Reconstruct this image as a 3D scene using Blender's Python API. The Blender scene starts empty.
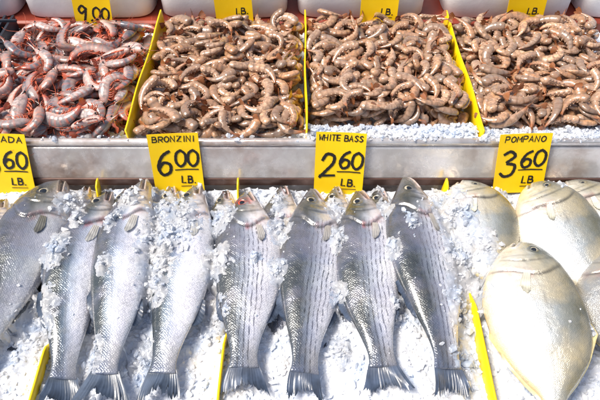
import bpy, math, random
import numpy as np
from mathutils import Vector, Matrix, noise
from mathutils.bvhtree import BVHTree
R=math.radians
rng=np.random.RandomState(7); random.seed(7)
S=bpy.context.scene; COL=S.collection

# ------------------------------------------------------------------ helpers
def mesh_obj(name,verts,faces,mats=None,smooth=True,attrs=None,midx=None,parent=None,label=None,category=None,kind=None,group=None,matrix=None):
    me=bpy.data.meshes.new(name)
    V=verts.tolist() if isinstance(verts,np.ndarray) else verts
    F=faces.tolist() if isinstance(faces,np.ndarray) else faces
    me.from_pydata(V,[],F)
    for m in (mats or []): me.materials.append(m)
    if smooth: me.polygons.foreach_set("use_smooth",[True]*len(me.polygons))
    if midx is not None: me.polygons.foreach_set("material_index",list(midx))
    if attrs:
        for k,a in attrs.items():
            a=np.asarray(a,dtype=np.float32)
            if a.ndim==2:
                at=me.attributes.new(k,'FLOAT_VECTOR','POINT'); at.data.foreach_set("vector",a.ravel())
            else:
                at=me.attributes.new(k,'FLOAT','POINT'); at.data.foreach_set("value",a)
    me.update()
    o=bpy.data.objects.new(name,me); COL.objects.link(o)
    if parent: o.parent=parent
    if matrix is not None: o.matrix_world=matrix
    tag(o,label,category,kind,group)
    return o
def tag(o,label=None,category=None,kind=None,group=None):
    if label:o["label"]=label
    if category:o["category"]=category
    if kind:o["kind"]=kind
    if group:o["group"]=group
def hermite(x,xp,fp):
    xp=np.array(xp,float);fp=np.array(fp,float);d=np.diff(fp)/np.diff(xp)
    m=np.zeros(len(xp));m[0]=d[0];m[-1]=d[-1]
    for i in range(1,len(xp)-1):
        m[i]=0 if d[i-1]*d[i]<=0 else 2*d[i-1]*d[i]/(d[i-1]+d[i])
    x=np.clip(x,xp[0],xp[-1]);i=np.clip(np.searchsorted(xp,x)-1,0,len(xp)-2)
    h=xp[i+1]-xp[i];t=(x-xp[i])/h
    return (2*t**3-3*t**2+1)*fp[i]+(t**3-2*t**2+t)*h*m[i]+(-2*t**3+3*t**2)*fp[i+1]+(t**3-t**2)*h*m[i+1]
class NT:
    def __init__(s,name):
        s.m=bpy.data.materials.new(name);s.m.use_nodes=True;s.t=s.m.node_tree;s.n=s.t.nodes
        s.b=s.n["Principled BSDF"]
    def add(s,typ,**k):
        n=s.n.new(typ)
        for a,v in k.items():setattr(n,a,v)
        return n
    def lk(s,a,b): s.t.links.new(a,b)
    def put(s,sock,v):
        if isinstance(v,bpy.types.NodeSocket): s.lk(v,sock)
        else: sock.default_value=v
    def attr(s,name,out="Fac"):
        n=s.add("ShaderNodeAttribute",attribute_name=name);return n.outputs[out]
    def math(s,op,a,b=0.0,c=None,clamp=False):
        n=s.add("ShaderNodeMath",operation=op);n.use_clamp=clamp
        s.put(n.inputs[0],a);s.put(n.inputs[1],b)
        if c is not None:s.put(n.inputs[2],c)
        return n.outputs[0]
    def ramp(s,f,stops,interp='LINEAR'):
        n=s.add("ShaderNodeValToRGB");n.color_ramp.interpolation=interp;e=n.color_ramp.elements
        while len(e)<len(stops):e.new(.5)
        for i,(p,c) in enumerate(stops):
            e[i].position=p;e[i].color=(c,c,c,1) if not isinstance(c,tuple) else (*c,1)
        s.put(n.inputs[0],f);return n.outputs[0]
    def mix(s,f,a,b,mode='MIX'):
        n=s.add("ShaderNodeMix",data_type='RGBA',blend_type=mode)
        s.put(n.inputs[0],f)
        for q,v in ((6,a),(7,b)):
            s.put(n.inputs[q],v if isinstance(v,bpy.types.NodeSocket) else (*v,1))
        return n.outputs[2]
    def noise(s,scale,vec=None,detail=4,rough=.5):
        n=s.add("ShaderNodeTexNoise");n.inputs["Scale"].default_value=scale;n.inputs["Detail"].default_value=detail;n.inputs["Roughness"].default_value=rough
        if vec is None: vec=s.geo()
        s.lk(vec,n.inputs["Vector"]);return n.outputs[0]
    def geo(s): return s.add("ShaderNodeNewGeometry").outputs["Position"]
    def obj(s): return s.add("ShaderNodeTexCoord").outputs["Object"]
    def bump(s,h,strength=.3,dist=.001,nrm=None):
        n=s.add("ShaderNodeBump");n.inputs["Strength"].default_value=strength;n.inputs["Distance"].default_value=dist
        s.lk(h,n.inputs["Height"])
        if nrm is not None:s.lk(nrm,n.inputs["Normal"])
        s.lk(n.outputs[0],s.b.inputs["Normal"]);return n.outputs[0]
    def set(s,**k):
        for a,v in k.items():s.put(s.b.inputs[a.replace("_"," ")],v)
        return s.m
def simple(name,col,rough=.5,metal=0,nz=0,nscale=40,bump=0,bscale=60):
    t=NT(name)
    if nz:
        n=t.noise(nscale);c=t.ramp(n,[(.3,tuple(x*(1-nz) for x in col)),(.7,tuple(min(1,x*(1+nz)) for x in col))])
        t.set(Base_Color=c)
    else: t.set(Base_Color=(*col,1))
    t.set(Roughness=rough,Metallic=metal)
    if bump:t.bump(t.noise(bscale),bump,.002)
    return t.m

# ------------------------------------------------------------------ materials
def mat_ice(name,tr):
    t=NT(name);n=t.noise(26,detail=5);n2=t.noise(260,detail=4)
    c=t.ramp(n,[(.32,(.68,.78,.94)),(.46,(.83,.88,.97)),(.60,(.92,.935,.97)),(.75,(.97,.95,.93))])
    t.set(Base_Color=c,Roughness=.07,IOR=1.31,Transmission_Weight=tr,Coat_Weight=.7,Coat_Roughness=.03)
    t.bump(n2,.45,.0016);return t.m
M_ICE=mat_ice("crushed_ice",.14);M_SLUSH=mat_ice("wet_ice",.62);M_GLASSY=mat_ice("glassy_ice",.50)
def mat_fish(kind):
    t=NT(kind+"_skin")
    w=t.attr("fw");s_=t.attr("fs");dk=t.attr("dk");rd=t.attr("rd");suv=t.attr("suv","Vector")
    ob=t.obj();nz=t.noise(16,ob,5);nf=t.noise(90,ob,4);orn=t.add("ShaderNodeObjectInfo").outputs["Random"]
    wn=t.math('ADD',w,t.math('MULTIPLY',t.math('SUBTRACT',nz,.5),.6))
    wn=t.math('MULTIPLY_ADD',wn,.5,t.math('MULTIPLY_ADD',orn,.10,.51))
    pom=kind.startswith("pompano")
    if kind=="bass": st=[(.0,(.98,.95,.94)),(.34,(.93,.92,.95)),(.50,(.60,.63,.70)),(.64,(.22,.25,.29)),(.78,(.045,.055,.06))]
    elif kind=="bronzini": st=[(.0,(.99,.97,.96)),(.40,(.94,.94,.98)),(.54,(.56,.62,.72)),(.66,(.15,.20,.26)),(.78,(.028,.04,.045))]
    elif kind=="dorada": st=[(.0,(.84,.80,.74)),(.24,(.58,.60,.62)),(.42,(.25,.28,.31)),(.58,(.09,.105,.11)),(.80,(.022,.028,.026))]
    elif kind=="pompano": st=[(.0,(.90,.70,.32)),(.10,(.90,.82,.62)),(.24,(.86,.86,.84)),(.45,(.71,.74,.77)),(.62,(.46,.50,.52)),(.78,(.25,.26,.23)),(.95,(.14,.13,.07))]
    else: st=[(.0,(.40,.35,.26)),(.14,(.28,.29,.30)),(.45,(.17,.19,.21)),(.66,(.10,.115,.125)),(.84,(.05,.06,.06)),(.97,(.04,.045,.04))]
    c=t.ramp(wn,st)
    hm=t.ramp(s_,[(.16,1.0),(.29,0.0)])
    if kind=="pompano":hc=t.ramp(wn,[(.12,(.90,.74,.46)),(.42,(.58,.54,.42)),(.70,(.17,.175,.13))])
    elif kind=="dorada":hc=t.ramp(wn,[(.12,(.60,.48,.34)),(.40,(.20,.165,.10)),(.64,(.045,.045,.028))])
    elif kind=="pompano_dark":hc=t.ramp(wn,[(.15,(.35,.32,.26)),(.7,(.10,.10,.09))])
    else:hc=t.ramp(wn,[(.10,(.90,.76,.66)),(.34,(.52,.41,.30)),(.56,(.10,.09,.055))])
    hn=t.ramp(t.noise(45,ob,5),[(.35,.55),(.6,1.0)])
    c=t.mix(t.math('MULTIPLY',hm,t.math('MULTIPLY',hn,.95)),c,hc)
    tm=t.ramp(s_,[(.78,0.0),(1.0,.85)])
    c=t.mix(tm,c,(.075,.095,.13) if not pom else (.42,.38,.26))
    body=t.ramp(s_,[(.24,0.0),(.30,1.0)])
    if kind=="bass":
        sep=t.add("ShaderNodeSeparateXYZ");t.lk(suv,sep.inputs[0])
        wob=t.math('MULTIPLY',t.math('SUBTRACT',t.noise(40,suv,3),.5),.0085)
        ph=t.math('MULTIPLY',t.math('ADD',sep.outputs[1],wob),2*math.pi/.0082)
        sn=t.math('SINE',ph)
        brk=t.ramp(t.noise(120,suv,3),[(.38,.12),(.55,1.0)])
        sm=t.math('MULTIPLY',t.ramp(sn,[(.35,0.0),(.92,1.0)]),brk)
        sm=t.math('MULTIPLY',sm,body);sm=t.math('MULTIPLY',sm,t.ramp(wn,[(.18,0.0),(.34,1.0)]))
        c=t.mix(t.math('MULTIPLY',sm,.88),c,(.04,.045,.05))
    mp=t.add("ShaderNodeMapping");mp.inputs["Rotation"].default_value=(0,0,R(45));t.lk(suv,mp.inputs[0])
    vo=t.add("ShaderNodeTexVoronoi");vo.inputs["Scale"].default_value=320 if not pom else 520;vo.inputs["Randomness"].default_value=.45
    t.lk(mp.outputs[0],vo.inputs["Vector"])
    d=vo.outputs["Distance"]
    scm=t.ramp(t.noise(25,ob,3),[(.38,.2),(.62,1.0)])
    sc=t.math('MULTIPLY',t.math('MULTIPLY',t.ramp(d,[(.30,0.0),(.65,1.0)]),body),scm)
    c=t.mix(t.math('MULTIPLY',sc,.38 if not pom else .12),c,(.10,.12,.16))
    ir=t.ramp(t.noise(18,ob,4),[(.42,0.0),(.62,1.0)])
    ir2=t.ramp(t.noise(13,ob,4),[(.46,0.0),(.66,1.0)])
    c=t.mix(t.math('MULTIPLY',ir,.14 if not pom else .22),c,(.50,.56,.92) if not pom else (.52,.58,.66))
    c=t.mix(t.math('MULTIPLY',ir2,.09 if not pom else .32),c,(.90,.72,.62) if not pom else (.88,.68,.33))
    c=t.mix(t.math('MULTIPLY',t.ramp(nf,[(.52,0.0),(.70,1.0)]),.26),c,(.18,.18,.17))
    rn=t.ramp(t.noise(70,ob,3),[(.38,.15),(.60,1.0)])
    c=t.mix(t.math('MULTIPLY',t.math('MULTIPLY',rd,rn),.9),c,(.50,.06,.035))
    c=t.mix(t.math('MULTIPLY',dk,.85),c,(.02,.02,.02))
    t.set(Base_Color=c,Metallic=.26,Roughness=t.math('MULTIPLY_ADD',nf,.30,.10),Coat_Weight=.8,Coat_Roughness=.07)
    h=t.math('ADD',t.math('MULTIPLY',t.math('MULTIPLY',d,body),-.6),t.math('MULTIPLY',t.noise(80,ob,4),1.9))
    t.bump(h,.55,.0015 if not pom else .0022);return t.m
M_FISH={k:mat_fish(k) for k in("bass","bronzini","pompano","dorada","pompano_dark")}
def mat_fin(name,a,b,ray=.35):
    t=NT(name);u=t.attr("fu");v=t.attr("fv");nn=t.noise(45,t.obj(),4)
    c=t.ramp(v,[(0.0,a),(.75,b),(1.0,tuple(x*.5 for x in b))])
    rr=t.math('SINE',t.math('MULTIPLY',t.math('ADD',u,t.math('MULTIPLY',nn,.03)),2*math.pi*15))
    c=t.mix(t.math('MULTIPLY',t.ramp(rr,[(.3,0.0),(.9,1.0)]),ray),c,tuple(x*.35 for x in b))
    c=t.mix(t.ramp(nn,[(.4,0.0),(.7,.6)]),c,tuple(min(1,x*2.4) for x in b))
    t.set(Base_Color=c,Roughness=.36,Coat_Weight=.25);t.bump(nn,.3,.003);return t.m
M_FIN={"bass":mat_fin("bass_fin",(.085,.10,.135),(.05,.068,.105),.35),"bronzini":mat_fin("bronzini_fin",(.08,.10,.13),(.045,.062,.095),.35),"dorada":mat_fin("dark_fin",(.07,.07,.07),(.04,.045,.05)),"pompano":mat_fin("pompano_fin",(.62,.55,.34),(.46,.38,.19),.1)}
M_PEC={"bass":mat_fin("bass_side_fin",(.46,.42,.37),(.26,.25,.24),.3),"bronzini":mat_fin("bronzini_side_fin",(.50,.47,.43),(.28,.28,.27),.3),"dorada":mat_fin("dark_side_fin",(.14,.13,.10),(.09,.09,.08),.2),"pompano":mat_fin("pompano_side_fin",(.58,.56,.47),(.38,.37,.30),.3)}
for q in(M_FIN,M_PEC):q["pompano_dark"]=q["pompano"]
M_IRIS=simple("iris",(.50,.45,.34),.15,.2);M_IRISR=simple("bloody_iris",(.60,.07,.03),.12,.1)
M_PUPIL=simple("pupil",(.018,.022,.030),.05)
def mat_shrimp(name,cols,tail,band,vent,bandamt=.6,sa0=.7):
    t=NT(name)
    oi=t.add("ShaderNodeObjectInfo").outputs["Random"]
    tn=t.attr("tint")
    r=t.math('FRACT',t.math('ADD',t.math('MULTIPLY',oi,7.31),tn))
    n=len(cols);c=t.ramp(r,[(i/(n-1),x) for i,x in enumerate(cols)])
    nz=t.noise(170,detail=5);c=t.mix(t.ramp(nz,[(.38,0.0),(.62,.85)]),c,tuple(x*.42 for x in cols[1]))
    nb=t.noise(60,detail=3);c=t.mix(t.ramp(nb,[(.48,0.0),(.66,.65)]),c,cols[2])
    ss=t.attr("ss");sa=t.attr("sa");sb=t.attr("sb")
    c=t.mix(t.ramp(sa,[(.15,sa0),(.5,0.0)]),c,vent)
    c=t.mix(t.math('MULTIPLY',sb,bandamt),c,band)
    c=t.mix(t.ramp(ss,[(.80,0.0),(.95,.85)]),c,tail)
    t.set(Base_Color=c,Roughness=t.math('MULTIPLY_ADD',nz,.25,.10),Coat_Weight=.9,Coat_Roughness=.05,Subsurface_Weight=.2,Subsurface_Scale=.004)
    t.bump(t.noise(420,detail=3),.35,.001);return t.m
M_SB=mat_shrimp("tan_shrimp_shell",[(.42,.21,.10),(.70,.42,.25),(.21,.145,.11),(.80,.51,.33),(.27,.215,.18),(.58,.29,.14),(.46,.34,.26)],(.36,.12,.04),(.14,.07,.035),(.52,.31,.20),.68,.55)
M_SA=mat_shrimp("grey_red_shrimp_shell",[(.13,.13,.15),(.66,.52,.48),(.05,.06,.085),(.62,.34,.25),(.20,.19,.22),(.08,.09,.12),(.82,.70,.66),(.36,.18,.13)],(.55,.08,.02),(.66,.13,.045),(.80,.56,.48),.85,.6)
M_LEG=simple("shrimp_leg",(.46,.09,.04),.3,0,.6,60)
M_BLACK=simple("shrimp_eye",(.01,.01,.01),.1)
def mat_metal():
    t=NT("steel");n2=t.noise(9,detail=5);n3=t.noise(60,detail=4)
    c=t.ramp(n2,[(.28,(.76,.74,.74)),(.48,(.62,.59,.58)),(.68,(.42,.33,.29))])
    c=t.mix(t.ramp(n3,[(.45,0.0),(.8,.45)]),c,(.85,.85,.87))
    t.set(Base_Color=c,Metallic=.45,Roughness=t.math('MULTIPLY_ADD',n3,.35,.05),Coat_Weight=.5,Coat_Roughness=.05);t.bump(t.noise(22,detail=4),.35,.006);return t.m
M_METAL=mat_metal()
M_LIP=simple("stained_lip",(.12,.065,.05),.35,.3,.4,20)
M_YEL=simple("yellow_plastic",(.95,.62,.004),.35,0,.12,25)
M_SIGN=simple("yellow_card",(.99,.64,.002),.42,0,.04,30)
M_INK=simple("black_marker",(.012,.01,.01),.6)
M_FOAM=simple("white_foam",(.88,.88,.89),.6,0,.05,30,.2,200)
M_RED=simple("red_shelf",(.26,.04,.02),.45,0,.4,12)
M_DARK=simple("dark_rack",(.03,.035,.05),.4,.3,.4,30)
M_GROUND=simple("asphalt",(.05,.05,.052),.9,0,.3,30,.3,80)

def prism(name,prof,x0,x1,mats,bev=.002,**k):
    n=len(prof);V=[(x0,y,z) for y,z in prof]+[(x1,y,z) for y,z in prof]
    F=[(i,(i+1)%n,n+(i+1)%n,n+i) for i in range(n)]+[tuple(range(n))[::-1],tuple(range(n,2*n))]
    o=mesh_obj(name,V,F,mats,smooth=False,**k)
    if bev:
        b=o.modifiers.new("b",'BEVEL');b.width=bev;b.segments=2;b.limit_method='ANGLE'
    return o
def box(x0,x1,y0,y1,z0,z1): 
    V=[(x,y,z) for x in(x0,x1) for y in(y0,y1) for z in(z0,z1)]
    F=[(0,1,3,2),(4,6,7,5),(0,4,5,1),(2,3,7,6),(0,2,6,4),(1,5,7,3)];return V,F

# ------------------------------------------------------------------ setting
V,F=box(-60,60,-60,60,-.02,0);mesh_obj("ground",V,F,[M_GROUND],False,kind="structure")
XL,XR=-1.02,1.02
V,F=[],[]
def addbox(V,F,*b):
    v,f=box(*b);n=len(V);V+=v;F+=[tuple(i+n for i in q) for q in f]
addbox(V,F,XL,XR,.20,1.80,.02,.66)
addbox(V,F,XL,XR,.20,.215,.663,.74)
addbox(V,F,XL,XL+.015,.218,.84,.663,.74);addbox(V,F,XR-.015,XR,.218,.84,.663,.74)
c=mesh_obj("market_counter",V,F,[M_METAL],False,label="stainless steel fishmonger's counter with stepped display beds",category="counter")
p=prism("shelf_front",[(.892,.790),(.882,.792),(.873,.788),(.852,.724),(.852,.664),(.860,.664),(.864,.716),(.886,.780)],XL,XR,[M_METAL],parent=c)
rim=[(.882+.0085*math.cos(a*math.pi/8),.7965+.0085*math.sin(a*math.pi/8)) for a in range(16)]
p=prism("rounded_rim",rim,XL,XR,[M_METAL],bev=0,parent=c);p.data.polygons.foreach_set("use_smooth",[True]*16+[False]*2)
p=prism("drip_lip",[(.8510,.724),(.8510,.704),(.8485,.704),(.8485,.722)],XL,XR,[M_LIP],bev=.0005,parent=c)
addV,addF=box(-1.02,1.02,.894,1.36,.662,.745)
mesh_obj("shrimp_bed_floor",addV,addF,[M_LIP],False,parent=c)
p=prism("shelf_back",[(1.362,.664),(1.362,.776),(1.370,.780),(1.80,.780),(1.80,.664)],XL,XR,[M_RED],parent=c)
V,F=[],[]
addbox(V,F,-1.0,-.716,.90,1.355,.748,.765)
for i in range(14): addbox(V,F,-1.0+i*.02,-.994+i*.02,.90,1.355,.768,.805)
for i in range(5): addbox(V,F,-1.0,-.716,.92+i*.1,.926+i*.1,.8055,.811)
mesh_obj("metal_rack",V,F,[M_DARK],False,label="dark slatted metal rack beside the shrimp bed",category="rack")

def divider(x,y0,y1,z0,zf,lean,label,grp):
    n=60;V=[];F=[]
    for i in range(n+1):
        u=i/n;y=y0+(y1-y0)*u;w=.0015*math.sin(u*9+x*30)
        zt=zf(y)+.0010*math.sin(u*14+x*9)
        for dx,z in((-.002,z0),(.002,z0),(.002+lean,zt-.001),(.0008+lean,zt),(-.0008+lean,zt),(-.002+lean,zt-.001)):
            V.append((x+dx+w,y,z))
    for i in range(n):
        for j in range(6):
            a=i*6+j;b=i*6+(j+1)%6;F.append((a,b,b+6,a+6))
    F+= [tuple(range(6))[::-1],tuple(range(n*6,n*6+6))]
    mesh_obj("divider",V,F,[M_YEL],True,label=label,category="divider",group=grp)
for x,l,zt in((-.350,-.004,.820),(.012,.001,.818),(.372,.002,.818)):
    divider(x,.893,1.358,.747,(lambda y,zt=zt:zt),l,"yellow plastic strip dividing piles of shrimp","strips dividing the shrimp")
def zl(a,b,hi):
    def f(y):
        k=max(0,min(1,(y-a)/(b-a)));k2=max(0,min(1,(y-.80)/.02));return .690+(hi-.690)*(1-k)+(.738-.690)*k2
    return f
for x,l,a,b,hi in((-.424,.006,.46,.50,.728),(-.130,.004,.47,.52,.722),(.296,.008,.54,.62,.726)):
    divider(x,.23,.838,.664,zl(a,b,hi),l,"yellow plastic strip half buried in ice between fish","strips dividing the fish")

def bin_(cx):
    w,dp,h=.172,.150,.11;cy=1.376+dp;z0=.7815;nn=48;V=[];F=[]
    def ring(w,d,z,r):
        out=[]
        for i in range(nn):
            a=2*math.pi*i/nn;ca,sa=math.cos(a),math.sin(a);e=.28
            out.append((cx+w*abs(ca)**e*(1 if ca>=0 else -1),cy+d*abs(sa)**e*(1 if sa>=0 else -1),z))
        return out
    L=[(w*.95,dp*.96,z0),(w*.97,dp*.985,z0+.004),(w*.98,dp*.99,z0+.06),(w*.99,dp*.99,z0+h-.014),(w,dp,z0+h-.011),(w,dp,z0+h),(w*.93,dp*.92,z0+h),(w*.91,dp*.90,z0+.02)]
    for a in L:V+=ring(a[0],a[1],a[2],0)
    for k in range(len(L)-1):
        for i in range(nn):
            F.append((k*nn+i,k*nn+(i+1)%nn,(k+1)*nn+(i+1)%nn,(k+1)*nn+i))
    F+=[tuple(range(nn))[::-1],tuple(range((len(L)-1)*nn,len(L)*nn))]
    b=mesh_obj("foam_bin",V,F,[M_FOAM],True,label="white rounded foam bin on red shelf behind shrimp",category="bin",group="white bins behind the shrimp")
    V=[];F=[];m=18
    for i in range(m+1):
        for j in range(m+1):
            x=(i/m*2-1)*w*.86;y=(j/m*2-1)*dp*.84
            V.append((cx+x,cy+y,z0+.075+.012*noise.noise(Vector((x*40+cx*9,y*40,0)))))
    for i in range(m):
        for j in range(m):
            a=i*(m+1)+j;F.append((a,a+m+1,a+m+2,a+1))
    mesh_obj("ice_filling",V,F,[M_ICE],False,parent=b)
for cx in(-.908,-.553,-.200,.160,.545,.90):bin_(cx)

# ------------------------------------------------------------------ signs
def cr(pts,k=6):
    P=[Vector((*p,0)) for p in pts];o=[]
    for i in range(len(P)-1):
        p0=P[max(i-1,0)];p1=P[i];p2=P[i+1];p3=P[min(i+2,len(P)-1)]
        for j in range(k):
            t=j/k;o.append(.5*((2*p1)+(p2-p0)*t+(2*p0-5*p1+4*p2-p3)*t*t+(3*p1-p0-3*p2+p3)*t**3))
    o.append(P[-1]);return [(q.x,q.y) for q in o]
G={'A':["l0,0 .3,1 .6,0","l.12,.35 .5,.35"],'B':["l0,0 0,1","c0,1 .45,.95 .45,.58 0,.52","c0,.52 .55,.46 .55,.06 0,0"],
'C':["c.6,.85 .3,1 0,.6 .05,.15 .35,0 .6,.15"],'D':["l0,0 0,1","c0,1 .5,.85 .6,.45 .4,.08 0,0"],'E':["l.55,1 0,1 0,0 .55,0","l0,.52 .45,.52"],
'H':["l0,0 0,1","l.55,0 .55,1","l0,.5 .55,.5"],'I':["l.15,0 .15,1"],'L':["l0,1 0,0 .5,0"],'M':["l0,0 .05,1 .32,.35 .6,1 .65,0"],
'N':["l0,0 0,1 .55,0 .55,1"],'O':["c.3,1 .03,.75 .03,.25 .3,0 .58,.25 .58,.75 .3,1"],'P':["l0,0 0,1","c0,1 .5,.95 .5,.5 0,.45"],
'R':["l0,0 0,1","c0,1 .5,.95 .5,.52 0,.48","l.2,.48 .58,0"],'S':["c.55,.88 .3,1 .05,.78 .3,.52 .56,.28 .3,0 .02,.12"],
'T':["l0,1 .6,1","l.3,1 .3,0"],'W':["l0,1 .15,0 .33,.7 .5,0 .68,1"],'Z':["l0,1 .55,1 0,0 .58,0"],' ':[],'.':["l.1,.0 .16,.04"],
'0':["c.3,1 .05,.8 .02,.3 .28,0 .55,.25 .56,.75 .3,1"],'2':["c.04,.75 .2,1 .5,.92 .5,.62 .2,.25 .0,.02","l.0,.02 .6,.04"],
'3':["c.05,.88 .3,1 .52,.8 .22,.54","c.22,.54 .56,.45 .5,.08 .2,-.02 .0,.12"],'5':["l.5,1 .1,1 .06,.58","c.06,.58 .4,.62 .55,.3 .3,0 .0,.08"],
'6':["c.5,1 .2,.8 .02,.35 .2,0 .5,.1 .52,.42 .25,.52 .06,.3"],'9':["c.5,.78 .25,1 .03,.75 .2,.5 .5,.72 .52,.84 .48,.4 .40,0"]}
class Ink:
    def __init__(s):s.V=[];s.F=[];s.z=.0016
    def stroke(s,pts,w):
        P=[Vector(p) for p in pts]
        Q=[P[0]]
        for p in P[1:]:
            if (p-Q[-1]).length>1e-5:Q.append(p)
        P=Q
        if len(P)<2:return
        e=(P[1]-P[0]).normalized()*w*.35;P[0]=P[0]-e;e=(P[-1]-P[-2]).normalized()*w*.35;P[-1]=P[-1]+e
        n0=len(s.V)
        for i,p in enumerate(P):
            a=P[max(i-1,0)];b=P[min(i+1,len(P)-1)];t=(b-a)
            t=t.normalized() if t.length>1e-9 else Vector((1,0))
            n=Vector((-t.y,t.x))
            if 0<i<len(P)-1:
                c_=max(.55,abs((p-P[i-1]).normalized().dot(t)));
            else:c_=1.25
            ww=w*.5/c_*(1+.12*math.sin(i*1.7+len(s.V)))
            for q in(p+n*ww,p-n*ww):s.V.append((q.x,q.y,s.z))
        for i in range(len(P)-1):
            a=n0+2*i;s.F.append((a,a+1,a+3,a+2))
        s.z+=.00004
    def text(s,txt,x,y,h,w,sp=.82,asp=1.0):
        for ch in txt:
            for st in G[ch]:
                pts=[tuple(float(q) for q in p.split(',')) for p in st[1:].split()]
                jx,jy=random.uniform(-.03,.03),random.uniform(-.04,.04)
                if st[0]=='c':pts=cr(pts)
                s.stroke([(x+(px+jx+.08*py)*h*asp,y+(py+jy)*h) for px,py in pts],w)
            x+=h*asp*(sp if ch not in'I. ' else sp*.55)
        return x
def sign(cx,y,z,w,h,name,big,small,lean,yaw,roll,label,tw=.084,rear=False):
    n=10;V=[];F=[]
    for k,zz in((0,.0012),(1,0)):
        for i in range(n+1):
            for j in range(n+1):
                u=i/n-.5
                V.append((u*w,j/n*h,zz+.010*u*u+.002*math.sin(j/n*3+cx*9)))
    m=(n+1)**2
    for i in range(n):
        for j in range(n):
            a=i*(n+1)+j;F.append((a,a+n+1,a+n+2,a+1));a+=m;F.append((a,a+1,a+n+2,a+n+1))
    bd=[i*(n+1) for i in range(n+1)]+[n*(n+1)+j for j in range(1,n+1)]+[i*(n+1)+n for i in range(n-1,-1,-1)]+[j for j in range(n-1,0,-1)]
    for q in range(len(bd)):
        a,b=bd[q],bd[(q+1)%len(bd)];F.append((a,a+m,b+m,b))
    M=Matrix.Translation((cx,y,z))@Matrix.Rotation(R(yaw),4,'Z')@Matrix.Rotation(R(90-lean),4,'X')@Matrix.Rotation(R(roll),4,'Z')
    o=mesh_obj("price_sign",V,F,[M_SIGN],False,label=label,category="sign",group="yellow price signs",matrix=M)
    k=Ink()
    if name:
        hh=.0118;ul=sum(1 if c not in'I. ' else .55 for c in name)*.86-.2
        asp=tw/(hh*ul)
        k.text(name,-tw/2,h-.0175,hh,.0024,.86,asp)
    if big and not rear:
        k.text(big,-w*.40,h*.31,.052,.0064,.8,.92)
        k.text(small,-w*.02,h*.45,.036,.0056,.74,.98)
        k.stroke([(-.004,h*.395),(w*.2,h*.402),(w*.42,h*.398)],.0028)
    if rear and big:
        k.text(big,-w*.40,h*.16,.038,.0056,.8,.92);k.text('.',-w*.10,h*.17,.030,.006)
        k.text(small,-w*.02,h*.20,.031,.005,.74,1.0)
        k.stroke([(-.004,h*.14),(w*.2,h*.145),(w*.42,h*.14)],.0026)
    else:
        k.text("LB.",w*.06,h*.17 if big else h*.22,.0150,.0032,.85)
        k.stroke([(w*.04,h*.115 if big else h*.165),(w*.36,h*.12 if big else h*.17)],.002)
    V2=[(x,y_,z_+.010*(x/w)**2+.002*math.sin(y_/h*3+cx*9)) for x,y_,z_ in k.V]
    l=mesh_obj("lettering",V2,k.F,[M_INK],False);l.parent=o
    return o
sign(-.605,.833,.696,.104,.134,"DORADA","5","60",20,0,-1,"yellow card with handwritten price ending 60 above dark fish",.088)
sign(-.251,.833,.698,.102,.134,"BRONZINI","6","00",20,2,1,"yellow card reading BRONZINI 6.00 LB standing in ice")
sign(.079,.831,.694,.101,.140,"WHITE BASS","2","60",20,-2,-1,"yellow card reading WHITE BASS 2.60 LB standing in ice",.088)
sign(.456,.833,.698,.104,.134,"POMPANO","3","60",20,0,2,"yellow card reading POMPANO 3.60 LB standing in ice",.080)
sign(-.525,1.333,.779,.094,.13,None,"9","00",8,0,-3,"yellow card with handwritten price 9.00 behind shrimp",rear=True)
for cx,r_,z in((-.165,2,.790),(.198,-1,.790),(.569,2,.790)):
    sign(cx,1.333,z,.094,.13,None,None,None,8,0,r_,"yellow price card standing behind tan shrimp")

# ------------------------------------------------------------------ fish
PROF={
"bass":dict(fb=.865,s=[0,.015,.05,.11,.19,.29,.4,.5,.62,.75,.87,.95,1],
 top=[.007,.017,.036,.064,.099,.128,.139,.136,.119,.090,.060,.048,.052],
 bot=[.015,.029,.046,.067,.095,.118,.128,.128,.116,.088,.056,.045,.049],
 th=[.010,.024,.042,.058,.072,.080,.081,.077,.064,.044,.025,.015,.010],eye=(.125,.024,.0083),mouth=((-.002,.000),(.100,-.026)),gill=.278),
"bronzini":dict(fb=.865,s=[0,.015,.05,.11,.19,.29,.4,.5,.62,.75,.87,.95,1],
 top=[.005,.013,.029,.053,.082,.105,.114,.113,.102,.079,.054,.043,.047],
 bot=[.011,.023,.038,.058,.083,.103,.111,.110,.100,.078,.052,.041,.045],
 th=[.008,.022,.040,.056,.068,.076,.077,.073,.060,.042,.024,.014,.010],eye=(.118,.020,.0080),mouth=((-.002,.000),(.104,-.023)),gill=.275),
"pompano":dict(fb=.87,s=[0,.012,.05,.11,.2,.3,.42,.55,.7,.82,.92,1],
 top=[.022,.072,.130,.188,.246,.284,.303,.292,.236,.150,.065,.045],
 bot=[.032,.076,.126,.176,.231,.269,.292,.284,.232,.148,.062,.043],
 th=[.020,.045,.075,.098,.118,.128,.128,.118,.088,.056,.026,.012],eye=(.108,.052,.0080),mouth=((-.002,-.022),(.060,-.060)),gill=.265)}
PROF["dorada"]=dict(PROF["bass"]);PROF["dorada"].update(top=[.018,.048,.088,.125,.152,.164,.163,.152,.126,.092,.060,.048,.052],eye=(.130,.040,.0092))
PROF["pompano_dark"]=PROF["pompano"]
FISHOBJ=[]
CNT=[0]
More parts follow.
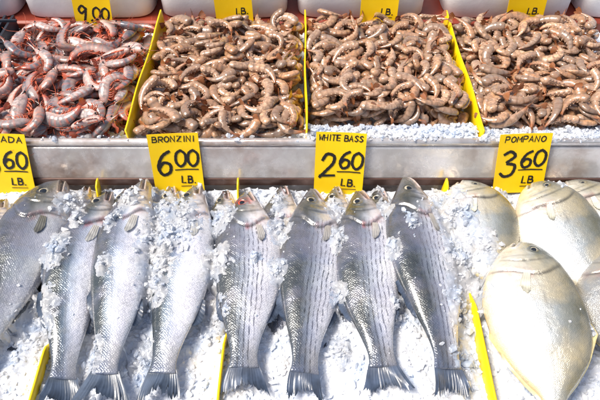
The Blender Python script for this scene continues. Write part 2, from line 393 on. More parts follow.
def fin_mesh(base,tip,warp,m=7,jag=.06,ru=17,zc=.0008,lift=0,seed=0,wav=.007):
    n=len(base);base=np.array(base);tip=np.array(tip);rs=np.random.RandomState(seed)
    V=[];fu=[];fv=[];rag=0
    for i in range(n):
        rag=rag*.55+rs.rand()**2*.45*jag*5
        u=i/(n-1);tt=base[i]+(tip[i]-base[i])*(1-jag*abs(math.sin(u*math.pi*ru))-rag)
        for j in range(m):
            v=j/(m-1);p=base[i]+(tt-base[i])*v
            p=p+np.array([.003*math.sin(v*3+seed+u*2)*v,0,zc*math.cos(u*math.pi*ru*2)*v**.7+lift*math.sin(v*math.pi*.6)+wav*v*math.sin(u*5+seed+v)])
            V.append(p);fu.append(u);fv.append(v)
    F=[(i*m+j,(i+1)*m+j,(i+1)*m+j+1,i*m+j+1) for i in range(n-1) for j in range(m-1)]
    return warp(np.array(V)),F,{"fu":fu,"fv":fv}
def fish(kind,nose,tail,z,side,roll=0,pitch=0,bend=0,Hs=1.0,L=None,bloody=0,gillred=.3,label="",group=None,name=None,zt=0,gape=0):
    P=PROF[kind];CNT[0]+=1;seed=CNT[0];pom=kind.startswith("pompano")
    nose=np.array(nose);tail=np.array(tail);ax=nose-tail
    if L is None:L=float(np.linalg.norm(ax))
    Lb=L*P["fb"];NS,NA=200,108
    u=np.linspace(0,1,NS);s=u*(.5+.5*u)
    top=hermite(s,P["s"],P["top"])*Lb*Hs;bot=-hermite(s,P["s"],P["bot"])*Lb*Hs;th=hermite(s,P["s"],P["th"])*Lb
    ft=lambda q:(float(hermite(np.array([q]),P["s"],P["top"])[0])*Lb*Hs,-float(hermite(np.array([q]),P["s"],P["bot"])[0])*Lb*Hs,float(hermite(np.array([q]),P["s"],P["th"])[0])*Lb)
    def surf(q,x):
        t,b,h=ft(q);c_=(t+b)/2;hh=(t-b)/2;k=max(0,1-((x-c_)/hh)**2);return h*k**.5
    a=np.linspace(0,2*np.pi,NA,endpoint=False)
    c_=((top+bot)/2)[:,None];hh=((top-bot)/2)[:,None]
    ca,sa=np.cos(a)[None],np.sin(a)[None]
    X=c_+hh*ca;sg=np.sign(sa);Zr=th[:,None]*np.abs(sa)**.92
    Sg=np.repeat(s[:,None],NA,1);W=np.repeat(ca,NS,0)
    sL=Sg*Lb;dark=np.zeros_like(X);red=np.zeros_like(X)
    sc=Lb/.37
    g=P["gill"]*(1+.03*math.sin(seed*2.3));ge=g-.075*W**2+.016*np.sin(W*5+seed*.3)
    e=(ge-Sg)*Lb
    fade=np.clip(1-np.abs(W)**4,0,1)
    Zr=Zr+.0048*sc*fade/(1+np.exp(-e/.0012))*np.exp(-np.clip(e,0,None)/.030)
    dark+=.9*np.exp(-((e+.0026)/.0026)**2)*fade
    red+=gillred*np.exp(-((e+.003)/.009)**2)*fade*(W<.1)
    pe=(g-.080-.06*W**2)
    e2=(pe-Sg)*Lb;m2=np.clip(1-np.abs(W+.1)**2*1.4,0,1)
    Zr=Zr+.0034*sc*m2/(1+np.exp(-e2/.001))*np.exp(-np.clip(e2,0,None)/.016)
    dark+=.70*np.exp(-((e2+.0016)/.0020)**2)*m2
    e3=(g-.115-.03*W**2-Sg)*Lb;m3=np.clip(1-np.abs(W+.25)**2*3,0,1)
    Zr=Zr+.0018*sc*m3/(1+np.exp(-e3/.001))*np.exp(-np.clip(e3,0,None)/.010);dark+=.40*np.exp(-((e3+.001)/.0018)**2)*m3
    (m0,m0x),(m1,m1x)=P["mouth"];A=np.array([m0*Lb,m0x*Lb*Hs]);B=np.array([m1*Lb,m1x*Lb*Hs])
    d=B-A;t=np.clip(((sL-A[0])*d[0]+(X-A[1])*d[1])/(d@d),0,1);dist=np.hypot(sL-A[0]-t*d[0],X-A[1]-t*d[1])
    mw=.0020*(1+gape*(1-t)*1.8)
    Zr=Zr-.0045*sc*(1+gape*.8)*np.exp(-(dist/mw)**2)+.0026*sc*np.exp(-((dist-.0028-mw)/.0022)**2)
    Zr=np.maximum(Zr,.0004)
    dark+=1.0*np.exp(-(dist/mw)**2)+.35*np.exp(-((dist-.0062-mw)/.0012)**2)*(t>.2)*(t<.98)
    red+=gillred*.7*np.exp(-(dist/.006)**2)*(t>.3)
    es,ex,er=P["eye"];er=er*sc*(1.0 if not pom else 1.1)
    ed=np.hypot(sL-(es-.060)*Lb,X-ex*Lb*1.05);dark+=.8*np.exp(-(ed/.0016)**2)
    ed=np.hypot(sL-es*Lb,X-ex*Lb)
    Zr=Zr-.0018*np.exp(-(ed/(er*.9))**2)+.0018*np.exp(-((ed-er*1.25)/.0022)**2)
    dark+=.55*np.exp(-((ed-er*1.1)/.0022)**2)
    if bloody: red+=bloody*1.3*np.exp(-(np.clip(ed-er,0,None)/(.010))**2)*(sL<es*Lb+.006)
    ll=c_+hh*(.22-.18*np.clip((Sg-.3)/.5,0,1));dl=np.abs(X-ll)
    dark+=.35*np.exp(-(dl/.0011)**2)*(Sg>g)
    ph=seed*1.7
    Zr=Zr*(1+.05*np.sin(Sg*9+ph)*np.sin(W*3+ph)+.03*np.sin(Sg*23+ph*2+W*4))
    Z=Zr*sg
    Y=L/2-sL
    V=np.stack([X,Y,Z],-1).reshape(-1,3)
    suv=np.stack([sL,X,0*X],-1).reshape(-1,3)
    def warp(p):
        p=np.array(p,float).reshape(-1,3);q=(L/2-p[:,1])/L
        o=p.copy();o[:,0]*=side
        o[:,0]+=bend*(4*(q-.5)**2-1)+.005*np.sin(q*7+seed)
        o[:,2]+=zt*(q-.5)*2*np.clip(q-.4,0,1)-.006*np.clip(q-.75,0,1)*4
        return o
    V=warp(V)
    idx=np.arange(NS*NA).reshape(NS,NA);r=np.roll(idx,-1,1)
    F=np.stack([idx[:-1],r[:-1],r[1:],idx[1:]],-1).reshape(-1,4)
    if side>0:F=F[:,::-1]
    F=F.tolist()
    V=np.vstack([V,warp([[float(c_[0,0]),L/2+.0015*sc,0]]),warp([[float(c_[-1,0]),L/2-Lb-.001,0]])])
    n=NS*NA
    for i in range(NA):
        j=(i+1)%NA;f1=(n,j,i);f2=(n+1,(NS-1)*NA+i,(NS-1)*NA+j)
        F.append(f1[::-1] if side>0 else f1);F.append(f2[::-1] if side>0 else f2)
    ext=lambda q,v:np.append(np.clip(q,0,1).ravel(),v)
    at={"fs":ext(Sg,[0,1]),"fw":ext(W*.5+.5,[.5,.5])*2-1,"dk":ext(dark,[.3,0]),"rd":ext(red,[0,0]),"suv":np.vstack([suv,[[0,0,0],[Lb,0,0]]])}
    ang=math.atan2(-ax[0],ax[1]);mid=(nose+tail)/2
    M=Matrix.Translation((mid[0],mid[1],z))@Matrix.Rotation(ang,4,'Z')@Matrix.Rotation(R(pitch),4,'X')@Matrix.Rotation(R(roll),4,'Y')
    nm=name or {"bass":"white_bass","bronzini":"bronzini_fish"}.get(kind,"pompano_fish")
    o=mesh_obj(nm,V,F,[M_FISH[kind]],True,attrs=at,label=label,category="fish",group=group,matrix=M)
    FISHOBJ.append(o)
    def child(nm,V,F,mats,attrs=None,midx=None,smooth=True):
        c=mesh_obj(nm,V,F,mats,smooth,attrs=attrs,midx=midx);c.parent=o;return c
    ez=surf(es,ex*Lb)
    EV=[];EF=[];EI=[];nr,na=9,28
    for i in range(nr+1):
        ph_=i/nr*math.pi/2
        for j in range(na):
            aa=2*math.pi*j/na;EV.append((ex*Lb+er*math.sin(ph_)*math.cos(aa),L/2-es*Lb+er*math.sin(ph_)*math.sin(aa),ez-.0012+er*.36*math.cos(ph_)))
    for i in range(nr):
        for j in range(na):
            k=i*na+j;k2=i*na+(j+1)%na;f=(k,k+na,k2+na,k2);EF.append(f if side>0 else f[::-1]);EI.append(1 if i<4 else 0)
    child("eye",warp(EV),EF,[M_IRISR if bloody else M_IRIS,M_PUPIL],midx=EI)
    n=52;tb,bb,_=ft(1.0);ye=L/2-Lb;tl=L-Lb;B_=[];T_=[]
    spread=.037*sc*(1 if not pom else 1.4)*(1+.22*math.sin(seed*3));fork=.40 if not pom else .7;sk_=.25*math.sin(seed*5)
    for i in range(n):
        v=i/(n-1)*2-1;x0=(tb if v>0 else -bb)*v
        B_.append((x0,ye+.006,0));T_.append((v*spread*(.80+.20*abs(v)),ye-tl*(1-fork*(1-abs(v)**1.6)-.18*abs(v)**8+sk_*.4*v),0))
    fv,ff,fa=fin_mesh(B_,T_,warp,m=12,jag=.09,ru=14,zc=.0002,seed=seed,wav=.010)
    child("tail_fin",fv,ff,[M_FIN[kind]],fa)
    def edge_fin(nm,s0,s1,ht,topside,sweep,n=30,spiky=0,shape=None,jag=.05):
        B_=[];T_=[]
        for i in range(n):
            q=i/(n-1);ss=s0+(s1-s0)*q;t_,b_,_=ft(ss);x0=(t_-.003 if topside else b_+.003);sgn=1 if topside else -1
            hgt=ht*Lb*(shape(q) if shape else math.sin(math.pi*min(1,q*.85+.12))**.6)
            if spiky:hgt*=(.72+.28*abs(math.cos(q*math.pi*8)))
            B_.append((x0,L/2-ss*Lb,0));T_.append((x0+sgn*hgt,L/2-ss*Lb-sweep*hgt,-.3*hgt))
        fv,ff,fa=fin_mesh(B_,T_,warp,m=5,jag=jag,ru=9,zc=.0003,seed=seed+3,wav=.004);child(nm,fv,ff,[M_FIN[kind]],fa)
    if not pom:
        edge_fin("dorsal_fin",.34,.56,.022,True,2.0,spiky=1);edge_fin("dorsal_fin",.60,.78,.024,True,1.6)
        edge_fin("anal_fin",.66,.79,.024,False,1.5)
    else:
        fs=lambda q:(1.0*math.exp(-q*6)+.30)*min(1,q*12+.1)
        edge_fin("dorsal_fin",.50,.93,.030,True,1.8,40,shape=fs,jag=.01);edge_fin("anal_fin",.52,.93,.026,False,1.8,40,shape=fs,jag=.01)
    def flat_fin(nm,ss,xf,ln,wd,ang_):
        t_,b_,_=ft(ss);x0=(t_+b_)/2+(t_-b_)/2*xf;n=18;B_=[];T_=[]
        for i in range(n):
            v=i/(n-1)*2-1;bx=x0+v*wd*.22;a2=ang_+v*.10;l_=ln*(.62+.38*(v+1)/2)*(1-.25*abs(v)**3)
            B_.append((bx,L/2-ss*Lb,0));T_.append((bx+math.sin(a2)*l_,L/2-ss*Lb-math.cos(a2)*l_,0))
        V=[];fv=[];fu=[];m=8;B_=np.array(B_);T_=np.array(T_)
        for i in range(n):
            for j in range(m):
                v=j/(m-1);p=B_[i]+(T_[i]-B_[i])*v*(1-.05*abs(math.sin(i*1.3)))
                q=(L/2-p[1])/Lb;p[2]=surf(min(q,.98),p[0])+.0018+.001*v*v+.0003*math.cos(i*1.4)
                V.append(p);fu.append(i/(n-1));fv.append(v)
        F=[(i*m+j,(i+1)*m+j,(i+1)*m+j+1,i*m+j+1) for i in range(n-1) for j in range(m-1)]
        child(nm,warp(V),F,[M_PEC[kind]],{"fu":fu,"fv":fv})
    pa=random.uniform(-.35,.10)
    if not pom: flat_fin("pectoral_fin",.284,-.36,.120*Lb,.06*Lb,pa)
    else: flat_fin("pectoral_fin",.275,-.05,.16*Lb,.080*Lb,-.30)
    return o
gb="striped silver fish on crushed ice";gz="slim silver fish on crushed ice";gp="deep-bodied silver fish on crushed ice"
FZ=.724
lz="slim silver fish with dark back on crushed ice"
lb="silver fish with dark lengthwise stripes on crushed ice"
fish("dorada",(-.492,.832),(-.528,.360),.732,-1,roll=8,bend=.002,Hs=1.08,label="large dark-backed fish with olive head on crushed ice",name="dorada_fish",gape=.3)
fish("bronzini",(-.394,.812),(-.366,.345),FZ,-1,roll=14,bend=.022,Hs=1.13,gillred=.6,gape=.6,label=lz,group=gz)
fish("bronzini",(-.318,.832),(-.302,.345),FZ+.012,-1,roll=2,bend=.012,Hs=1.10,label=lz,group=gz)
fish("bronzini",(-.206,.826),(-.214,.352),FZ+.004,-1,roll=-2,bend=.008,Hs=1.18,gillred=.5,gape=.9,label=lz,group=gz)
fish("bass",(-.104,.802),(-.080,.366),FZ+.006,-1,roll=4,bend=.002,Hs=1.24,bloody=1.0,gillred=.5,gape=.5,label="striped silver fish with blood-red eye on crushed ice",group=gb)
fish("bass",(.024,.814),(.006,.356),FZ+.002,-1,roll=12,bend=-.006,Hs=1.15,label=lb,group=gb)
fish("bass",(.114,.808),(.134,.368),FZ+.004,-1,roll=-1,bend=-.002,Hs=1.18,gillred=.6,gape=.8,label=lb,group=gb)
fish("bass",(.210,.840),(.230,.356),FZ+.010,-1,roll=14,bend=-.012,Hs=1.12,gape=.4,label=lb,group=gb)
for k,x,yn,zz,sd in(("bronzini",-.446,.838,.700,-1),("bronzini",-.356,.838,.697,-1),("bronzini",-.264,.840,.699,-1),("bronzini",-.600,.80,.704,-1),("bronzini",-.158,.832,.694,-1),
                ("bass",-.042,.838,.700,-1),("bass",.072,.838,.699,-1),("bass",.166,.836,.696,-1),("bass",.262,.80,.690,-1)):
    fish(k,(x,yn),(x+random.uniform(-.02,.02),yn-random.uniform(.38,.42)),zz,sd,roll=random.uniform(-8,12),pitch=3.2,gillred=random.uniform(.2,.8),gape=random.random(),label="silver fish half buried in ice beneath other fish",group=gb if k=="bass" else gz,Hs=1.08)
lp="deep-bodied silver fish with pale belly on crushed ice"
fish("pompano",(.560,.845),(.650,.560),.714,1,roll=-10,pitch=0,label=lp,group=gp,Hs=1.05)
fish("pompano",(.340,.842),(.358,.540),.716,1,roll=-8,label="deep-bodied silver fish half buried in ice",group=gp,Hs=.98)
fish("pompano",(.470,.818),(.558,.510),.734,1,roll=-14,pitch=0,label=lp,group=gp,bend=.01,Hs=1.0)
fish("pompano_dark",(.568,.655),(.566,.315),.735,1,roll=-5,label="deep-bodied fish with darker grey-brown skin on crushed ice",group=gp,Hs=1.0)
fish("pompano",(.404,.652),(.372,.290),.750,1,roll=-12,pitch=1,label="large deep-bodied silver fish lying on top of others",group=gp,Hs=.86,gape=.4)

# ------------------------------------------------------------------ ice
def height(x,y):
    n=noise.noise
    h=.699+.010*n(Vector((x*9,y*9,1)))+.007*n(Vector((x*28,y*28,2)))+.0040*n(Vector((x*90,y*90,3)))+.0014*(rng.rand()*2-1)
    if y<.42:h+=.004*min(1,(.42-y)/.08)
    return h
def ice_grid(x0,x1,y0,y1,st,hf):
    nx=int((x1-x0)/st);ny=int((y1-y0)/st);V=[];F=[]
    for i in range(nx+1):
        for j in range(ny+1):
            x=x0+(x1-x0)*i/nx;y=y0+(y1-y0)*j/ny;V.append((x,y,hf(x,y)))
    for i in range(nx):
        for j in range(ny):
            a=i*(ny+1)+j
            if (i+j)%2:F+=[(a,a+ny+1,a+ny+2),(a,a+ny+2,a+1)]
            else:F+=[(a,a+ny+1,a+1),(a+ny+1,a+ny+2,a+1)]
    return V,F
t_=(1+5**.5)/2
ICO=np.array([(-1,t_,0),(1,t_,0),(-1,-t_,0),(1,-t_,0),(0,-1,t_),(0,1,t_),(0,-1,-t_),(0,1,-t_),(t_,0,-1),(t_,0,1),(-t_,0,-1),(-t_,0,1)])/1.9
ICOF=np.array([(0,11,5),(0,5,1),(0,1,7),(0,7,10),(0,10,11),(1,5,9),(5,11,4),(11,10,2),(10,7,6),(7,1,8),(3,9,4),(3,4,2),(3,2,6),(3,6,8),(3,8,9),(4,9,5),(2,4,11),(6,2,10),(8,6,7),(9,8,1)])
def chip(p,r):
    v=ICO*(.5+.75*rng.rand(12,1))*np.array([1,.5+.5*rng.rand(),.4+.4*rng.rand()])
    q=Matrix.Rotation(rng.rand()*6.28,3,'Z')@Matrix.Rotation(rng.rand()*3,3,'X')
    return v@np.array(q).T*r+np.array(p)
IV,IF=ice_grid(XL+.017,XR-.017,.217,.839,.0042,height)
bvs=[BVHTree.FromPolygons(IV,IF)]
fv=[];ff=[]
for o in FISHOBJ:
    M=np.array(o.matrix_basis)
    co=np.empty(len(o.data.vertices)*3,np.float32);o.data.vertices.foreach_get("co",co);co=co.reshape(-1,3)
    co=co@M[:3,:3].T+M[:3,3];n=len(fv);fv+=co.tolist();ff+=[tuple(i+n for i in p.vertices) for p in o.data.polygons]
FB=BVHTree.FromPolygons(fv,ff)
def top_hit(x,y):
    a=bvs[0].ray_cast(Vector((x,y,1.2)),Vector((0,0,-1)));b=FB.ray_cast(Vector((x,y,1.2)),Vector((0,0,-1)))
    za=a[0].z if a[0] else -9;zb=b[0].z if b[0] else -9
    return max(za,zb),zb>za
patches=[(-.256,.665,.036,.014,1.4),(-.256,.58,.026,.012,1.2),(-.262,.75,.026,.013,1.2),(-.220,.70,.036,.007,.8),(-.335,.76,.022,.007,.7),(-.448,.77,.022,.016,1.1),(-.150,.73,.020,.016,1.2),(-.152,.62,.020,.015,1.2),(-.148,.52,.020,.012,1),(-.040,.60,.014,.013,1.0),(-.038,.70,.018,.014,1.1),(-.040,.775,.016,.009,.8),
 (.068,.555,.013,.013,1),(.070,.47,.016,.012,.9),(.068,.755,.016,.013,1),(.070,.67,.014,.013,1),(.168,.64,.012,.012,1),(.168,.54,.012,.011,1),(.165,.75,.013,.012,.8),(.298,.74,.032,.020,1.4),(.296,.64,.030,.019,1.3),(.282,.54,.026,.016,1.2),(.275,.44,.024,.011,1),(.290,.81,.022,.015,1),(.345,.66,.022,.009,.7),
 (-.262,.45,.018,.012,.8),(-.005,.845,.018,.009,.8),(-.352,.70,.013,.012,1),(-.345,.60,.012,.012,.9),(-.445,.64,.020,.014,.9),(-.45,.50,.034,.013,1),(-.400,.845,.018,.010,.8),(-.300,.845,.018,.009,.8),(-.20,.845,.020,.010,.9),(-.10,.84,.022,.010,.9),(.12,.845,.018,.009,.8),(.165,.845,.018,.009,.8),(.42,.845,.022,.010,.9),(-.42,.71,.012,.012,.9),(.470,.46,.010,.012,.6),(.52,.80,.014,.005,.5),(-.335,.44,.020,.010,.8),(-.08,.62,.012,.005,.6),(.21,.70,.016,.005,.6)]
GX=np.arange(-.72,.74,.003);GY=np.arange(.32,.838,.003)
H=np.empty((len(GX),len(GY)));Mh=np.zeros_like(H)
for i,x in enumerate(GX):
    for j,y in enumerate(GY):
        H[i,j]=top_hit(x,y)[0]
XX,YY=np.meshgrid(GX,GY,indexing='ij')
for px,py,pr,ph,dn in patches:
    q2=((XX-px)/pr)**2+((YY-py)/(pr*1.7))**2;Mh=np.maximum(Mh,ph*np.exp(-q2*.9))
NZ=np.array([[noise.noise(Vector((x*55,y*55,4)))+.7*noise.noise(Vector((x*130,y*130,7))) for y in GY] for x in GX])
Mh=Mh*(.75+.85*NZ)-.0024
def blur(A,s):
    r=int(3*s);k=np.exp(-.5*(np.arange(-r,r+1)/s)**2);k/=k.sum()
    A=np.apply_along_axis(lambda v:np.convolve(np.pad(v,r,'edge'),k,'valid'),0,A)
    return np.apply_along_axis(lambda v:np.convolve(np.pad(v,r,'edge'),k,'valid'),1,A)
Hb=np.maximum(H,blur(H,3.5))
DZ=np.where(Mh>.0005,Hb,H)+np.clip(Mh,-.003,.03)+(rng.rand(*H.shape)*2-1)*.0011
keep=Mh>0
ny=len(GY);DV=np.stack([XX+(rng.rand(*H.shape)-.5)*.0014,YY+(rng.rand(*H.shape)-.5)*.0014,DZ],-1).reshape(-1,3);DF=[]
kk=keep[:-1,:-1]|keep[1:,:-1]|keep[:-1,1:]|keep[1:,1:]
for i,j in np.argwhere(kk):
    a=int(i*ny+j)
    if (i+j)%2:DF+=[(a,a+ny,a+ny+1),(a,a+ny+1,a+1)]
    else:DF+=[(a,a+ny,a+1),(a+ny,a+ny+1,a+1)]
used=np.unique(np.array(DF));rm=np.full(len(DV),-1);rm[used]=np.arange(len(used));DV=DV[used];DF=rm[np.array(DF)].tolist()
DFt=[tuple(f) for f in DF]
DB=BVHTree.FromPolygons(DV.tolist(),DFt)
chips=[];gch=[]
for _ in range(12500):
    x=rng.uniform(-.72,.74);y=rng.uniform(.32,.838);z,onf=top_hit(x,y)
    if onf:
        if rng.rand()>.008 and not(z<.722 and rng.rand()<.5):continue
        r=rng.uniform(.0012,.003);gch.append(chip((x,y,z+r*.3),r))
    else:
        r=.002+.0070*rng.rand()**2.5;chips.append(chip((x,y,z+r*rng.uniform(-.5,.5)),r))
for px,py,pr,ph,dn in patches:
    for _ in range(int(75*dn*(pr/.024)**1.6)):
        a=rng.rand()*6.28;q=abs(rng.normal(0,.70));x=px+math.cos(a)*q*pr;y=py+math.sin(a)*q*pr*1.6
        if y>.845:continue
        h=DB.ray_cast(Vector((x,y,1.2)),Vector((0,0,-1)))
        z=max(h[0].z if h[0] else 0,top_hit(x,y)[0])
        if z<.5:continue
        r=rng.uniform(.0016,.0042)+.007*rng.rand()**4;gch.append(chip((x,y,z+r*rng.uniform(-.4,.4)),r))
def ice_object(name,V,F,chips,label,mat,sm=False):
    V=np.array(V);n=len(V);C=np.vstack(chips);k=len(chips);nf=len(F)
    FI=(ICOF[None]+np.arange(k)[:,None,None]*12+n).reshape(-1,3).tolist()
    o=mesh_obj(name,np.vstack([V,C]),[tuple(f) for f in F]+FI,mat,False,midx=[0]*nf+[len(mat)-1]*len(FI),label=label,category="ice",kind="stuff")
    if sm:o.data.polygons.foreach_set("use_smooth",[True]*nf+[False]*len(FI))
    return o
ice_object("wet_ice_heap",DV,DFt,gch,"wet translucent ice heaped over fish heads and backs",[M_SLUSH,M_GLASSY],True)
ice_object("crushed_ice",IV,IF,chips,"loose crushed ice heaped under and between fish",[M_ICE])
def height2(x,y):
    n=noise.noise;f=max(0,min(1,(.975-y)/.05))
    edge=.0 if y>.90 else (.90-y)*.4
    k=1 if x>.014 and x<.37 else (.86 if x>.37 else .55)
    return .752+.049*f*k-edge+.006*n(Vector((x*20,y*20,5)))+.004*n(Vector((x*70,y*70,6)))+.001*math.sin(x*9137)*math.sin(y*7331)
V2,F2=ice_grid(-.705,1.0,.893,1.358,.005,height2)
b2=BVHTree.FromPolygons(V2,F2);ch2=[]
for _ in range(6500):
    x=rng.uniform(-.70,.85);y=.878+.09*rng.rand()**1.1
    if x<.012 and rng.rand()<.85:continue
    if y<.893 and noise.noise(Vector((x*14,3,1)))<-.1:continue
    h=b2.ray_cast(Vector((x,max(y,.8935),1)),Vector((0,0,-1)))
    if not h[0]:continue
    r=.0018+.0060*rng.rand()**2.6;ch2.append(chip((x,y,max(h[0].z,.803 if y<.893 else 0)+r*rng.uniform(-.2,.8)),r))
ice_object("crushed_ice",V2,F2,ch2,"crushed ice spread beneath and in front of shrimp",[M_ICE,M_GLASSY])

# ------------------------------------------------------------------ shrimp
class MB:
    def __init__(s):s.V=[];s.F=[];s.I=[];s.a=[];s.b=[];s.c=[]
    def tube(s,P,rad,na,mi=0,flat=1.0,Nv=None,ss=None,bands=None,cap=True):
        n0=len(s.V);K=len(P);P=[Vector(p) for p in P]
        for i in range(K):
            T=(P[min(i+1,K-1)]-P[max(i-1,0)]).normalized()
            N=Nv[i] if Nv else (Vector((0,0,1)).cross(T).normalized() if abs(T.z)<.95 else Vector((1,0,0)))
            B=T.cross(N).normalized()
            for j in range(na):
                a=2*math.pi*j/na
                s.V.append(tuple(P[i]+N*(rad[i]*1.12*math.cos(a))+B*(rad[i]*flat*math.sin(a)*(1-.18*math.cos(a)))))
                s.a.append(ss[i] if ss is not None else .5);s.b.append(math.cos(a)*.5+.5);s.c.append((bands[i] if bands is not None else 0)*(math.cos(a)*.4+.6))
        for i in range(K-1):
            for j in range(na):
                a=n0+i*na+j;b=n0+i*na+(j+1)%na;s.F.append((a,b,b+na,a+na));s.I.append(mi)
        if cap:
            s.F.append(tuple(n0+j for j in range(na))[::-1]);s.I.append(mi);s.F.append(tuple(n0+(K-1)*na+j for j in range(na)));s.I.append(mi)
    def blade(s,p,d,w,ln,nv,mi=0):
        n0=len(s.V);p=Vector(p);d=d.normalized();sd=d.cross(nv).normalized();nv=nv.normalized()
        for t,ww in((0,.3),(.35,.9),(.7,1.0),(.92,.7),(1.02,.15)):
            for k,z in((-1,0),(0,.0011),(1,0)):
                s.V.append(tuple(p+d*ln*t+sd*w*ww*k+nv*z*(1.2-t)));s.a.append(.9+.1*t);s.b.append(.9);s.c.append(.6 if t>.9 else 0)
        for i in range(4):
            for k in range(2):
                a=n0+i*3+k;s.F.append((a,a+1,a+4,a+3));s.I.append(mi)
def shrimp(variant,headon):
    rs=random.Random(variant*13+(100 if headon else 0));m=MB()
    L=(.112 if headon else .079)*rs.uniform(.90,1.08);curl=(rs.uniform(1.0,2.6) if headon else rs.uniform(1.0,2.6));K=44
    P=[];N=[];x=y=0;th=0;ts=[i/(K-1) for i in range(K)];bk=rs.uniform(.3,.65)
    for i,t in enumerate(ts):
        P.append(Vector((x,y,.003*math.sin(t*3+variant))));N.append(Vector((-math.sin(th),math.cos(th),0)))
        k=curl*(.45+1.3*math.exp(-((t-bk)/.25)**2)) if not headon else curl*(0.15 if t<.35 else 1.45)
        th-=k/(K-1);x+=math.cos(th)*L/(K-1);y+=math.sin(th)*L/(K-1)
    rad=[];band=[]
    h0=.36 if headon else 0.0
    for t in ts:
        if headon:
            r=.96*float(hermite(np.array([t]),[0,.05,.18,.34,.42,.6,.8,.93,1],[.003,.0075,.0125,.0138,.0130,.0116,.0082,.0048,.0025])[0])
        else:
            r=.90*float(hermite(np.array([t]),[0,.03,.13,.30,.55,.78,.93,1],[.0055,.0090,.0108,.0104,.0082,.0052,.0031,.0018])[0])
        bd=0
        if t>h0 and t<.95:
            q=(t-h0)/(.95-h0)*6;f=q-int(q);r*=(.95+.08*f);bd=max(0,(f-.62)/.38)
        elif headon and t<h0: bd=.35 if t<.12 or t>.31 else 0
        rad.append(r);band.append(bd)
    m.tube(P,rad,14,0,.80,N,ts,band)
    e=P[-1];T=(P[-1]-P[-3]).normalized();up=Vector((0,0,1));op=rs.uniform(.7,1.3)
    for sp in(-.8,-.3,.3,.8):
        d=T+up*sp*.75*op+N[-1]*.12;m.blade(e-T*.003,d,.0036,.018,N[-1]+up*sp*.3)
    for q in range(5):
        t=h0+(.90-h0)*(q+.5)/6;i=int(t*(K-1));ls=1.0 if headon else .45
        for z in(-1,1):
            d=(-N[i]*.8+(P[i+1]-P[i]).normalized()*1.3+up*z*.25);b=P[i]-N[i]*rad[i]*.9+up*z*rad[i]*.35
            m.tube([b,b+d*.004*ls,b+d*.0075*ls],[.0018,.0014,.0005],5,1 if headon else 0,.6)
    if headon:
        f=P[0];T0=(P[0]-P[2]).normalized()
        m.tube([P[3]+N[3]*rad[3]*.8,f+T0*.006+N[0]*.004,f+T0*.020+N[0]*.007],[.0022,.0015,.0003],5,0)
        for z in(-1,1):
            c=f+T0*.001+up*z*.0062+N[0]*.002
            m.tube([c-T0*.002,c,c+T0*.0022,c+T0*.0032],[.001,.0023,.0020,.0005],7,2)
            pts=[];d=(T0+up*z*.25+N[0]*rs.uniform(-.2,.5));p=f.copy()
            for q in range(9):
                pts.append(p.copy());p=p+d.normalized()*.0070;d=d.normalized()+Vector((rs.uniform(-.3,.3),rs.uniform(-.3,.3),rs.uniform(-.12,.12)))*.6-T0*.05*q*.5
            m.tube(pts,[.0007-.00005*q for q in range(9)],4,1)
            for q in range(5):
                i=4+q*2;b=P[i]-N[i]*rad[i]*.8+up*z*rad[i]*.4;d=(-N[i]+T0*rs.uniform(-.6,.7)+up*z*rs.uniform(.1,.5))
                e1=b+d*.007;m.tube([b,e1,e1+(d-T0*.7)*.005,e1+(d-T0*1.2)*.009],[.0017,.0014,.0010,.0004],5,1)
    V=np.array(m.V);cen=np.array(sum(P,Vector())/K);V=V-cen
    ix=[int((K-1)*q) for q in(.04,.2,.36,.52,.68,.84,.97)]
    sph=np.array([[*(np.array(P[i])-cen),rad[i]*.88] for i in ix])
    return dict(V=V,F=m.F,I=m.I,a=np.array(m.a),b=np.array(m.b),c=np.array(m.c),sph=sph,head=headon)
def shrimp_mesh(name,d):
    me=bpy.data.meshes.new(name);me.from_pydata(d["V"].tolist(),[],d["F"])
    for mm in([M_SA,M_LEG,M_BLACK] if d["head"] else [M_SB]):me.materials.append(mm)
    me.polygons.foreach_set("use_smooth",[True]*len(me.polygons));me.polygons.foreach_set("material_index",[i if d["head"] else 0 for i in d["I"]])
    for k,a in(("ss",d["a"]),("sa",d["b"]),("sb",d["c"])):
        at=me.attributes.new(k,'FLOAT','POINT');at.data.foreach_set("value",a.astype(np.float32))
    at=me.attributes.new("tint",'FLOAT','POINT');at.data.foreach_set("value",np.zeros(len(d["V"]),np.float32));return me
SBV=[shrimp(i,False) for i in range(16)];SAV=[shrimp(i,True) for i in range(10)]
SBM=[shrimp_mesh("shrimp_tail",d) for d in SBV];SAM=[shrimp_mesh("whole_shrimp",d) for d in SAV]
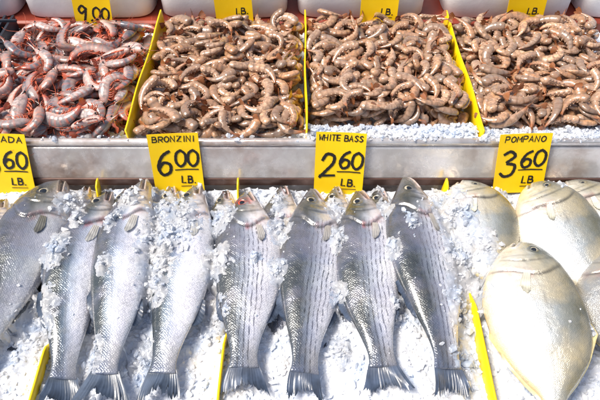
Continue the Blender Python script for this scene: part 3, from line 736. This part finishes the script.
def pile(x0,x1,y0,y1,var,N,seed,K=12,tilt=.34):
    rs=np.random.RandomState(seed);pl=np.zeros((0,4));out=[]
    for n in range(N):
        best=None
        for k in range(K):
            v=rs.randint(len(var));sp=var[v]["sph"]
            Mx=Matrix.Rotation(rs.rand()*6.283,3,'Z')@Matrix.Rotation(rs.normal(0,tilt),3,'X')@Matrix.Rotation(rs.normal(0,tilt*.8),3,'Y')
            if rs.rand()<.5:Mx=Mx@Matrix.Rotation(math.pi,3,'X')
            Mn=np.array(Mx);sc=rs.uniform(.78,1.14);c=(sp[:,:3]@Mn.T)*sc;r=sp[:,3]*sc
            lx,hx=x0-(c[:,0]-r).min(),x1-(c[:,0]+r).max();ly,hy=y0-(c[:,1]-r).min(),y1-(c[:,1]+r).max()
            if hx<=lx or hy<=ly:continue
            X=rs.uniform(lx,hx);Y=rs.uniform(ly,hy);cx=c[:,0]+X;cy=c[:,1]+Y
            z=float((.750+r-c[:,2]).max())
            if len(pl):
                rr=(r[:,None]+pl[None,:,3])*.80
                d2=(cx[:,None]-pl[None,:,0])**2+(cy[:,None]-pl[None,:,1])**2
                mk=d2<rr*rr
                if mk.any():
                    zz=pl[None,:,2]+np.sqrt(np.clip(rr*rr-d2,0,None))-c[:,2][:,None]
                    z=max(z,float(zz[mk].max()))
            z=max(z,height2(X,min(Y,1.3))+r.mean()*.5 - (0 if Y<.96 else .02))
            if best is None or z<best[0]:best=(z,v,Mn*sc,X,Y,z,c,r)
        if best is None:continue
        _,v,Mn,X,Y,z,c,r=best
        out.append((v,Mn,(X,Y,z)));pl=np.vstack([pl,np.column_stack([c[:,0]+X,c[:,1]+Y,c[:,2]+z,r])])
    return out
def place(lst,meshes,name,label,group):
    for v,Mn,p in lst:
        o=bpy.data.objects.new(name,meshes[v]);M=Matrix(Mn.tolist()).to_4x4();M.translation=p
        COL.objects.link(o);o.matrix_world=M;tag(o,label,"shrimp",None,group)
def stuff(lst,var,name,label,mats):
    Vs=[];Fs=[];I=[];A=[];B=[];C=[];T=[];n=0
    for v,Mn,p in lst:
        d=var[v];Vs.append(d["V"]@Mn.T+np.array(p));Fs+=[tuple(i+n for i in f) for f in d["F"]];n+=len(d["V"])
        I+=[i if d["head"] else 0 for i in d["I"]];A.append(d["a"]);B.append(d["b"]);C.append(d["c"]);T.append(np.full(len(d["V"]),rng.rand()))
    mesh_obj(name,np.vstack(Vs),Fs,mats,True,attrs={"ss":np.concatenate(A),"sa":np.concatenate(B),"sb":np.concatenate(C),"tint":np.concatenate(T)},midx=I,label=label,category="shrimp",kind="stuff")
rest=[]
for k,(x0,x1,y0) in enumerate(((-.346,.008,.900),(.016,.368,.950),(.376,.74,.925))):
    L_=pile(x0,x1,y0,1.344,SBV,470,20+k)
    rest+=L_[:-100];place(L_[-100:],SBM,"shrimp_tail","headless tan shrimp lying in a heap","headless tan shrimp in heaps")
stuff(rest,SBV,"shrimp_heap","heaped headless tan shrimp beneath the top layer",[M_SB])
L_=pile(-.704,-.355,.895,1.325,SAV,180,50,tilt=.34,K=14)
place(L_[-110:],SAM,"whole_shrimp","whole grey and red shrimp with head and antennae","whole shrimp in a heap")
stuff(L_[:-110],SAV,"whole_shrimp_heap","heaped whole grey and red shrimp beneath the top layer",[M_SA,M_LEG,M_BLACK])

# ------------------------------------------------------------------ camera, light
cam=bpy.data.cameras.new("camera");cam.lens=35;cam.sensor_width=36;cam.clip_start=.02;cam.clip_end=500
co=bpy.data.objects.new("camera",cam);co.location=(0,0,1.6);co.rotation_euler=(R(42),0,0);COL.objects.link(co);S.camera=co
el,az=R(60),R(-98)
su=bpy.data.lights.new("sun",'SUN');su.energy=4.9;su.angle=R(22);su.color=(1,.93,.83)
so=bpy.data.objects.new("sun",su);COL.objects.link(so)
dv=Vector((math.sin(az)*math.cos(el),math.cos(az)*math.cos(el),math.sin(el)))
so.rotation_euler=dv.to_track_quat('Z','Y').to_euler();so.location=(0,0,5)
W=bpy.data.worlds.new("World");S.world=W;W.use_nodes=True;nt=W.node_tree
sk=nt.nodes.new("ShaderNodeTexSky");sk.sky_type='NISHITA';sk.sun_disc=False;sk.sun_elevation=el;sk.sun_rotation=az;sk.dust_density=4;sk.ozone_density=.6
nt.links.new(sk.outputs[0],nt.nodes["Background"].inputs[0]);nt.nodes["Background"].inputs[1].default_value=.14
S.view_settings.view_transform='Standard';S.view_settings.look='None';S.view_settings.exposure=0
